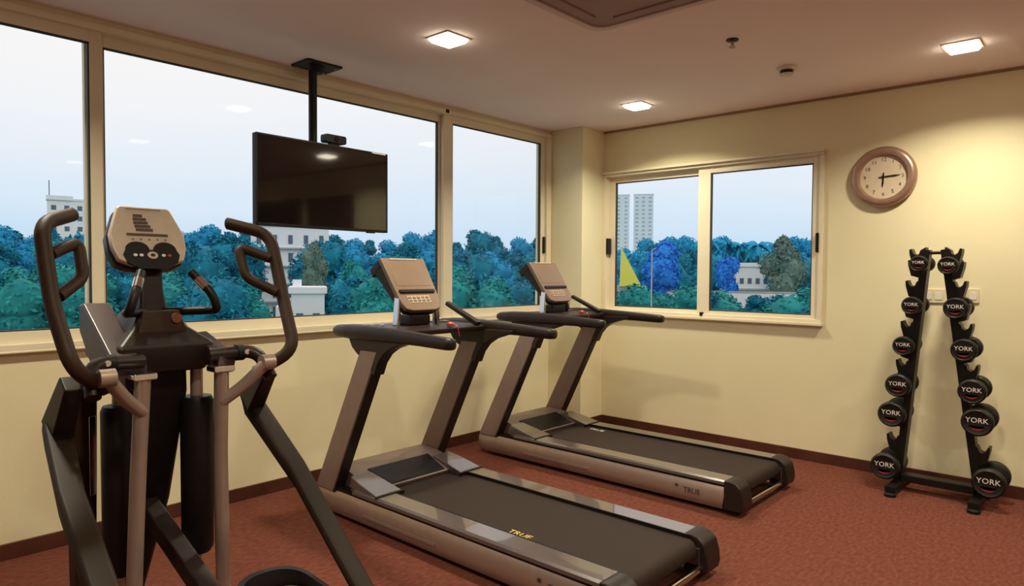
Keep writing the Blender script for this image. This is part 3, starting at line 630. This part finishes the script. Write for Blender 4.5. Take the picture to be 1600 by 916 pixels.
# moving arms
for s in (-1, 1):
    arm = et([(s*0.235, 2.315, 1.560), (s*0.338, 2.215, 1.524), (s*0.335, 2.125, 1.300), (s*0.318, 2.025, 1.140), (s*0.222, 2.100, 1.068)], 0.0205, 'moving_arm', M['grip'], n=16, fr=0.055)
    MB().lathe([(0.001, -0.004), (0.018, -0.004), (0.0215, 0.0), (0.018, 0.004), (0.001, 0.004)], c=E_((s*0.235, 2.315, 1.560)), axis='x', n=14).build('end_plug', M['black'], arm)
    et([(s*0.322, 2.185, 1.440), (s*0.238, 2.248, 1.478), (s*0.240, 2.200, 1.375), (s*0.318, 2.135, 1.325)], 0.0165, 'inner_grip', M['grip'], fr=0.03)
    # curved drive tube from the housing to the arm
    et([(s*0.10, 2.165, 1.128), (s*0.248, 2.135, 1.135), (s*0.258, 2.07, 1.05)], 0.021, 'drive_tube', M['dark'], fr=0.05)
    MB().lathe([(0.001, -0.012), (0.026, -0.012), (0.026, 0.012), (0.001, 0.012)], c=E_((s*0.190, 2.148, 1.131)), axis='x', n=20).build('tube_collar', M['black'], el)
    MB().lathe([(0.001, 0), (0.009, 0), (0.009, -0.006), (0.001, -0.006)], c=E_((s*0.205, 2.127, 1.135)), axis='y', n=12).build('bolt', M['chrome'], el)
    # silver swing tube with fork link
    et([(s*0.116, 2.115, 1.085), (s*0.122, 2.14, 0.82), (s*0.134, 2.152, 0.43), (s*0.140, 2.16, 0.08)], 0.022, 'swing_tube', M['silver'], n=16)
    MB().prism(rrect(s*0.116-0.033, s*0.116+0.033, 1.080, 1.100, 0.006), 'y', 2.09-2.2, 2.15-2.2).build('tube_cap', M['chrome'], el, bevel=0.003)
    et([(s*0.118, 2.118, 0.985), (s*0.170, 2.085, 1.030), (s*0.232, 2.045, 1.105)], 0.019, 'fork_link', M['silver'], fr=0.03)
    MB().lathe([(0.001, -0.020), (0.025, -0.020), (0.025, 0.020), (0.001, 0.020)], c=E_((s*0.232, 2.045, 1.105)), axis='x', n=18).build('fork_hub', M['silver'], el)
    # damper: black cylinder on a silver rod
    MB().lathe([(0.001, 0.455), (0.040, 0.455), (0.050, 0.475), (0.052, 0.965), (0.046, 0.98), (0.001, 0.983)], c=E_((s*0.118, 2.302, 0)), n=26).build('damper', M['black'], el)
    MB().tube([E_((s*0.118, 2.302, 0.97)), E_((s*0.118, 2.302, 1.10))], 0.020, 14).build('damper_rod', M['silver'], el)
    MB().tube([E_((s*0.118, 2.302, 0.08)), E_((s*0.118, 2.302, 0.46))], 0.011, 12).build('damper_rod', M['silver'], el)
# rocker links: the left one is swung up and forward, the right one points back at the rider
MB().prism([(y-2.2, z) for y, z in ((2.49, 1.285), (2.455, 1.292), (2.165, 1.115), (2.160, 1.045), (2.30, 1.02), (2.49, 1.20))], 'x', -0.172, -0.092).build('rocker_link', M['rocker'], el, bevel=0.008, seg=3)
eb((-0.118, 2.225, 1.13), (-0.118, 2.20, 1.05), 0.085, 0.06, 'rocker_hub', M['dark'])
eb((0.135, 2.33, 1.165), (0.150, 2.15, 1.095), 0.055, 0.060, 'rocker_link', M['rocker'], 0.060, 0.065)
# copper-brown shroud on the left front
eb((-0.150, 2.56, 1.03), (-0.150, 2.56, 0.25), 0.075, 0.10, 'shroud', M['grip'], 0.060, 0.08, bevel=0.012)
eb((-0.135, 2.50, 0.92), (-0.135, 2.50, 0.66), 0.020, 0.010, 'level_scale', M['chrome'], bevel=0.002)
# pedal beams
def beam_poly(s, top, kink, mid, end):
    top, kink, mid, end = map(Vector, (top, kink, mid, end))
    eb(top, kink, 0.045, 0.060, 'beam_bracket', M['dark'], 0.060, 0.105)
    MB().loft([[E_(c) + Vector((i*0.033*k2, 0, 0)) + n_*j*0.044*k2 for i, j in ((-1,-1),(1,-1),(1,1),(-1,1))] for c, n_, k2 in
        ((kink, Vector((0, 0.45, 0.9)).normalized(), 1.1), (mid, Vector((0, 0.45, 0.9)).normalized(), 1.0), (end, Vector((0, 0.45, 0.9)).normalized(), 1.0))]).build('pedal_beam', M['beam'], el, bevel=0.014, seg=3)
beam_poly(-1, (-0.285, 2.16, 1.085), (-0.292, 2.27, 0.930), (-0.332, 1.99, 0.800), (-0.376, 1.27, 0.45))
beam_poly(1, (0.262, 2.10, 1.075), (0.288, 2.27, 0.945), (0.315, 1.99, 0.735), (0.352, 1.60, 0.36))
# foot plates
def pedal(xc, yc, zc):
    rim = [(x, y) for x, y in rrect(xc-0.12, xc+0.11, yc-0.20, yc+0.17, 0.10, 8)]
    inn = [(xc+(x-xc)*0.88, yc+(y-yc)*0.90) for x, y in rim]
    rg = [[E_((x, y, zc)) for x, y in inn], [E_((x, y, zc+0.01)) for x, y in rim], [E_((x, y, zc+0.055+0.03*max(0, (y-yc)/0.17))) for x, y in rim], [E_((x, y, zc+0.055+0.03*max(0, (y-yc)/0.17))) for x, y in inn], [E_((x, y, zc+0.022)) for x, y in inn]]
    pd = MB().loft(rg).build('foot_plate', M['black'], el, ang=40)
    MB().prism([(x, y-2.2) for x, y in [(xc+(a-xc)*0.95, yc+(b-yc)*0.95) for a, b in inn]], 'z', zc+0.018, zc+0.030).build('tread_pad', M['taupe'], pd)
pedal(0.150, 1.76, 0.405); pedal(-0.165, 1.33, 0.42)
eb((0.352, 1.66, 0.40), (0.20, 1.70, 0.405), 0.05, 0.04, 'pedal_arm', M['dark'], side=(0, 1, 0))
eb((-0.352, 1.30, 0.52), (-0.20, 1.33, 0.43), 0.05, 0.04, 'pedal_arm', M['dark'], side=(0, 1, 0))
# centre strut running back from the column
eb((0.0, 2.46, 0.63), (0.030, 1.97, 0.41), 0.055, 0.060, 'rear_strut', M['dark'], 0.055, 0.060)
eb((0.030, 1.98, 0.415), (0.0, 1.10, 0.07), 0.055, 0.060, 'rear_strut', M['dark'], 0.055, 0.060)
# ------------------------------------------------------------------ outside: ground, trees, buildings
GZ = -6.5
struct(MB().box(-400, 900, W+3.0, 900, GZ-0.3, GZ).box(D+3.0, 900, -400, W+3.0, GZ-0.3, GZ).build('ground', M['ground'], smooth=False))
def at(px, depth, z=GZ):
    a = YAW - math.atan((px-800)/FPX); d_ = depth/math.cos(math.atan((px-800)/FPX))
    return Vector((d_*math.cos(a), d_*math.sin(a), z))
def crown(seed, blobs, leaves, spread, hgt, lsize):
    rnd = random.Random(seed); mb = MB(); cs = []
    for i in range(blobs):
        t = (i+0.5)/blobs; zz = (t-0.5)*hgt; rr = spread*math.sqrt(max(0.05, 1-(2*t-1)**2*0.85)); a = rnd.uniform(0, 6.28); k = rnd.uniform(0, 0.62)
        cs.append((Vector((rr*k*math.cos(a), rr*k*math.sin(a), zz)), rr*rnd.uniform(0.5, 0.8)))
    bm = bmesh.new(); bmesh.ops.create_icosphere(bm, subdivisions=2, radius=1); sv_ = [v.co.copy() for v in bm.verts]; sf = [tuple(v.index for v in f.verts) for f in bm.faces]; bm.free()
    for c, r in cs:
        off = Vector((rnd.random()*50, 0, 0))
        mb.add([c + v*r*(0.86+0.42*noise.noise(v*2.3+off)) for v in sv_], sf)
    for i in range(leaves):
        c, r = rnd.choice(cs); d_ = Vector((rnd.gauss(0, 1), rnd.gauss(0, 1), rnd.gauss(0, 1))).normalized(); p = c + d_*r*rnd.uniform(0.82, 1.15)
        a = Vector((rnd.gauss(0, 1), rnd.gauss(0, 1), rnd.gauss(0, 1))).normalized(); b = a.cross(d_).normalized(); l = lsize*rnd.uniform(0.6, 1.4)
        mb.add([p-a*l, p+b*l*0.5, p+a*l, p-b*l*0.5], [(0, 1, 2, 3)])
    return mb
def tree_proto(seed, m_, blobs=9, leaves=2600, spread=3.0, hgt=7.0, trunk=4.0, lsize=0.24):
    root = empty('leafy_tree', (0, 0, GZ))
    c = crown(seed, blobs, leaves, spread, hgt, lsize).build('crown', m_, root, ang=80); c.location = (0, 0, trunk+hgt*0.42)
    MB().tube([(0, 0, -0.2), (0.1, 0.05, trunk*0.6), (0, 0, trunk+hgt*0.3)], [0.28, 0.12], 8).build('trunk', M['trunk'], root)
    return root
def palm_proto(seed, m_, hgt=11.0):
    rnd = random.Random(seed); root = empty('palm_tree', (0, 0, GZ)); top = Vector((0.6, 0.2, hgt))
    MB().tube(fillet([(0, 0, -0.2), (0.1, 0, hgt*0.5), top], 3), [0.22, 0.13], 8).build('trunk', M['trunk'], root)
    mb = MB()
    for i in range(18):
        a = i*2.4; el_ = rnd.uniform(0.0, 1.1); ln = rnd.uniform(2.3, 3.0); pts = []
        for k in range(7):
            t = k/6; rr = ln*t*math.cos(el_*(1-t)); zz = ln*(math.sin(el_)*t - 0.75*t*t); pts.append(top + Vector((rr*math.cos(a), rr*math.sin(a), zz)))
        sdv = Vector((-math.sin(a), math.cos(a), 0))
        for k in range(6):
            p, q_ = pts[k], pts[k+1]; wd = 0.55*(1-abs(k/6-0.35))
            for s in (-1, 1):
                mb.add([p, q_, q_+sdv*s*wd+Vector((0, 0, -0.35)), p+sdv*s*wd*0.9+Vector((0, 0, -0.35))], [(0, 1, 2, 3)])
    mb.build('fronds', m_, root, smooth=False)
    return root
protos = {}
def kindtree(key, mk, label, grp): protos[key] = [mk, label, grp, False]
kindtree('teal', tree_proto(1, M['leaf_teal']), 'dense teal-green tree outside', 'teal trees outside')
kindtree('teal2', tree_proto(2, M['leaf_teal'], 7, 2600, 3.6, 5.5, 3.4), 'broad low teal tree outside', 'broad teal trees outside')
kindtree('blue', tree_proto(3, M['leaf_haze'], 10, 2600, 2.8, 8.0), 'haze-tinted blue-green tree outside', 'haze-tinted blue trees outside')
kindtree('green', tree_proto(4, M['leaf_green'], 8, 2600, 2.9, 6.0, 3.0), 'fresh green tree outside', 'green trees outside')
kindtree('palm', palm_proto(5, M['leaf_haze']), 'coconut palm outside', 'palms outside')
kindtree('conifer', tree_proto(8, M['leaf_teal'], 9, 2000, 1.6, 9.0, 3.0, 0.22), 'narrow pointed tree outside', 'narrow trees outside')
def place(key, px, depth, top_px, sw=1.0, label=None, mat_=None):
    """a tree at a bearing and distance whose crown ends at the given height of the view"""
    e_ = protos[key]
    if e_[3]: r_ = copy_tree(e_[0])
    else: r_ = e_[0]; e_[3] = True
    base = at(px, depth); ztop = CAM_H + (424-top_px)/FPX*depth
    nat = {'teal': 10.3, 'teal2': 8.2, 'blue': 11.2, 'green': 8.3, 'palm': 12.4, 'conifer': 11.2}[key]
    sc = (ztop-GZ)/nat
    r_.location = base; r_.scale = (sc*sw, sc*sw, sc); r_.rotation_euler = (0, 0, random.uniform(0, 6.28))
    where = next(t_ for lim, t_ in ((60, 'at the far left behind the moving arm'), (150, 'left of the first mullion'), (300, 'behind the elliptical console'), (400, 'left of the television'), (520, 'below the television'),
        (620, 'between the television and near treadmill'), (700, 'left of the second mullion'), (940, 'in the pane beside the column'), (1045, 'in the clock-wall window, far left'), (1105, 'left of the clock-wall window stile'), (1190, 'right of the clock-wall window stile'), (9999, 'in the clock-wall window, far right')) if px < lim)
    row = 'far row' if depth > 105 else 'middle row' if depth > 70 else 'near row'
    lb = '%s, %s, %s' % (e_[1], row, where)
    tag(r_, lb, 'tree', lb)
    return r_
rnd = random.Random(21)
# back rows seen through the long window
px = -70
while px < 900:
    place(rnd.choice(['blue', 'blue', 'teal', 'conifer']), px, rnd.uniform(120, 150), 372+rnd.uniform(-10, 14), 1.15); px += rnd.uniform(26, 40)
px = -90
while px < 900:
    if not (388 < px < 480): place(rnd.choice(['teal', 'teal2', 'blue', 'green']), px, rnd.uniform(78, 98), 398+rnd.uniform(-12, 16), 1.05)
    px += rnd.uniform(34, 50)
px = -80
while px < 900:
    if not (405 < px < 520): place(rnd.choice(['teal', 'green', 'teal2', 'green']), px, rnd.uniform(48, 60), 442+rnd.uniform(-10, 12), 1.1)
    px += rnd.uniform(48, 66)
# the clock-wall window
px = 930
while px < 1330:
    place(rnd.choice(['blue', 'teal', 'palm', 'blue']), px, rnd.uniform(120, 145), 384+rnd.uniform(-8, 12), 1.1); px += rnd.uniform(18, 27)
for px_, tp in ((1112, 362), (1130, 366), (1160, 368), (1186, 366), (1222, 370)): place('palm', px_, 108, tp, 0.8)
px = 935
while px < 1330:
    if not (1115 < px < 1212): place(rnd.choice(['teal', 'teal2', 'blue']), px, rnd.uniform(80, 95), 410+rnd.uniform(-10, 12), 1.0)
    px += rnd.uniform(30, 44)
px = 930
while px < 1330:
    place(rnd.choice(['green', 'teal2', 'teal']), px, rnd.uniform(46, 54), 463+rnd.uniform(-6, 7), 1.3); px += rnd.uniform(36, 50)
# trees one can point at
def single(key_src, m_, px, depth, top, sw, label, seed, **k):
    r_ = tree_proto(seed, m_, **k); base = at(px, depth); ztop = CAM_H + (424-top)/FPX*depth
    hg = k.get('trunk', 4.0) + k.get('hgt', 7.0)*0.92; sc = (ztop-GZ)/hg
    r_.location = base; r_.scale = (sc*sw, sc*sw, sc); tag(r_, label, 'tree'); return r_
single('', M['leaf_olive'], 492, 74, 392, 0.62, 'tall olive-brown tree in front of the white apartment block', 31)
single('', M['leaf_green'], 545, 62, 414, 0.62, 'bright green bushy tree right of the small white house', 32)
single('', M['leaf_violet'], 1034, 66, 384, 1.0, 'vivid blue leafy tree beside the yellow gable', 33, spread=1.9, hgt=4.4, trunk=6.2, leaves=2600)
single('', M['leaf_violet'], 1137, 72, 404, 0.8, 'small vivid blue tree left of the white low building', 34, spread=1.5, hgt=3.6, trunk=6.0, leaves=2000)
single('', M['leaf_olive'], 1224, 76, 374, 0.9, 'tall greyish tree right of the white low building', 35, spread=2.4, hgt=6.0, trunk=4.6)
# buildings
def building(name, label, px0, px1, top, depth, dep, m_, cols, rows, z0=GZ, wm=None, ww=0.5, wh=0.45, parapet=True, rot=0.0, zspan=None, band=None):
    cpt = at((px0+px1)/2, depth); b = empty(name, (cpt.x, cpt.y, z0)); tag(b, label, 'building')
    wd = (px1-px0)/FPX*depth; ht = CAM_H + (424-top)/FPX*depth - z0
    ang = math.atan2(cpt.y, cpt.x) - math.pi/2 + rot; b.rotation_euler = (0, 0, ang)
    MB().box(-wd/2, wd/2, 0, dep, 0, ht).build('walls', m_, b, smooth=False)
    if parapet: MB().box(-wd/2-.2, wd/2+.2, -.2, dep+.2, ht, ht+0.5).build('roof', m_, b, smooth=False)
    zs0, zs1 = zspan or (0.3, ht-0.6)
    ch = (zs1-zs0)/rows; cw = wd/cols
    me = None
    for r_ in range(rows):
        for c_ in range(cols):
            xx = -wd/2 + cw*(c_+0.5); zz = zs0 + ch*(r_+0.5)
            if me is None:
                o_ = MB().box(-cw*ww/2, cw*ww/2, -0.06, 0.04, -ch*wh/2, ch*wh/2).build('window', wm or M['pane_dark'], b, smooth=False); me = o_.data
            else: o_ = bpy.data.objects.new('window', me); COL.objects.link(o_); o_.parent = b
            o_.location = (xx, 0, zz)
        if band: MB().box(-wd/2-.3, wd/2+.3, -0.5, 0, zs0+ch*r_-0.12, zs0+ch*r_+0.12).build('balcony_slab', band, b, smooth=False)
    return b, wd, ht
building('apartment_block', 'white apartment block with dark windows under the television', 396, 512, 356, 105, 12, M['white_paint'], 5, 5, ww=0.28, wh=0.5, band=M['concrete'])
b1, wd1, ht1 = building('apartment_block', 'far white apartment tower behind the left handle of the elliptical trainer', 82, 150, 318, 190, 14, M['white_paint'], 4, 9, ww=0.38, wh=0.45)
MB().box(-wd1/2-0.2, -wd1/2+6, -0.4, 3, ht1, ht1+1.2).build('roof_hut', M['white_paint'], b1, smooth=False)
MB().tube([(-wd1/2+0.5, 2, ht1), (-wd1/2+0.5, 2, ht1+5.5)], 0.12, 6).build('antenna_mast', M['trunk'], b1)
b2, wd2, ht2 = building('small_house', 'small white house with a dark window and roof tank below the apartment block', 456, 506, 460, 55, 5, M['white_paint'], 2, 1, ww=0.42, wh=0.3, zspan=(1.2, 6.2))
MB().box(-wd2/2-1.2, -wd2/2, 0.4, 3.5, 0, ht2-1.1).build('annex', M['white_paint'], b2, smooth=False)
MB().box(-wd2/2+0.1, -wd2/2+0.8, 0.6, 1.3, ht2+0.5, ht2+1.1).build('roof_tank', M['white_paint'], b2, smooth=False)
building('low_building', 'white two-storey building with a row of dark windows in the clock-wall window', 1130, 1200, 414, 88, 8, M['white_paint'], 6, 2, ww=0.5, wh=0.32, zspan=(3.6, 8.0), band=M['concrete'])
building('tower_block', 'haze-tinted pale high-rise tower nearer the column in the clock-wall window', 960, 982, 304, 420, 20, M['tower_haze'], 2, 22, ww=0.35, wh=0.4, wm=M['tower_stripe'])
building('tower_block', 'taller striped high-rise tower to the right of its twin', 989, 1019, 303, 420, 20, M['tower_haze'], 3, 22, ww=0.45, wh=0.4, wm=M['tower_stripe'])
# hut with a yellow gable
gp = at(985, 60); gh = empty('gabled_hut', (gp.x, gp.y, GZ)); gh.rotation_euler = (0, 0, math.atan2(gp.y, gp.x)-math.pi/2); tag(gh, 'hut with a steep yellow triangular gable outside the clock-wall window', 'hut')
zb_ = CAM_H - (446-424)/FPX*60 - GZ; zt_ = CAM_H + (424-384)/FPX*60 - GZ
MB().box(-1.5, 1.4, 0.2, 4, 0, zb_).build('walls', M['concrete'], gh, smooth=False)
MB().prism([(-0.95, zb_), (0.95, zb_), (-0.85, zt_)], 'y', 0, 0.25).build('gable', M['yellow'], gh, smooth=False)
MB().prism([(-0.9, zb_), (1.0, zb_), (-0.82, zt_-.1)], 'y', 0.25, 4).build('roof', M['concrete'], gh, smooth=False)
lp = at(1018, 40); lr = empty('street_pole', (lp.x, lp.y, GZ)); tag(lr, 'thin grey pole outside the left pane of the clock-wall window', 'pole')
MB().tube([(0, 0, 0), (0, 0, 9.2)], [0.06, 0.04], 8).build('shaft', M['concrete'], lr)
MB().tube([(0, 0, 9.2), (0.5, 0, 9.35)], 0.03, 6).build('arm', M['concrete'], lr)
wl = at(1190, 62); wr = empty('boundary_wall', (wl.x, wl.y, GZ)); wr.rotation_euler = (0, 0, math.atan2(wl.y, wl.x)-math.pi/2); tag(wr, 'long low white boundary wall below the low building', 'wall')
MB().box(-9, 9, 0, 0.3, 0, CAM_H-(455-424)/FPX*62-GZ).build('panel', M['white_paint'], wr, smooth=False)
MB().box(-9.1, 9.1, -0.06, 0.36, CAM_H-(455-424)/FPX*62-GZ, CAM_H-(455-424)/FPX*62-GZ+0.12).build('coping', M['concrete'], wr, smooth=False)
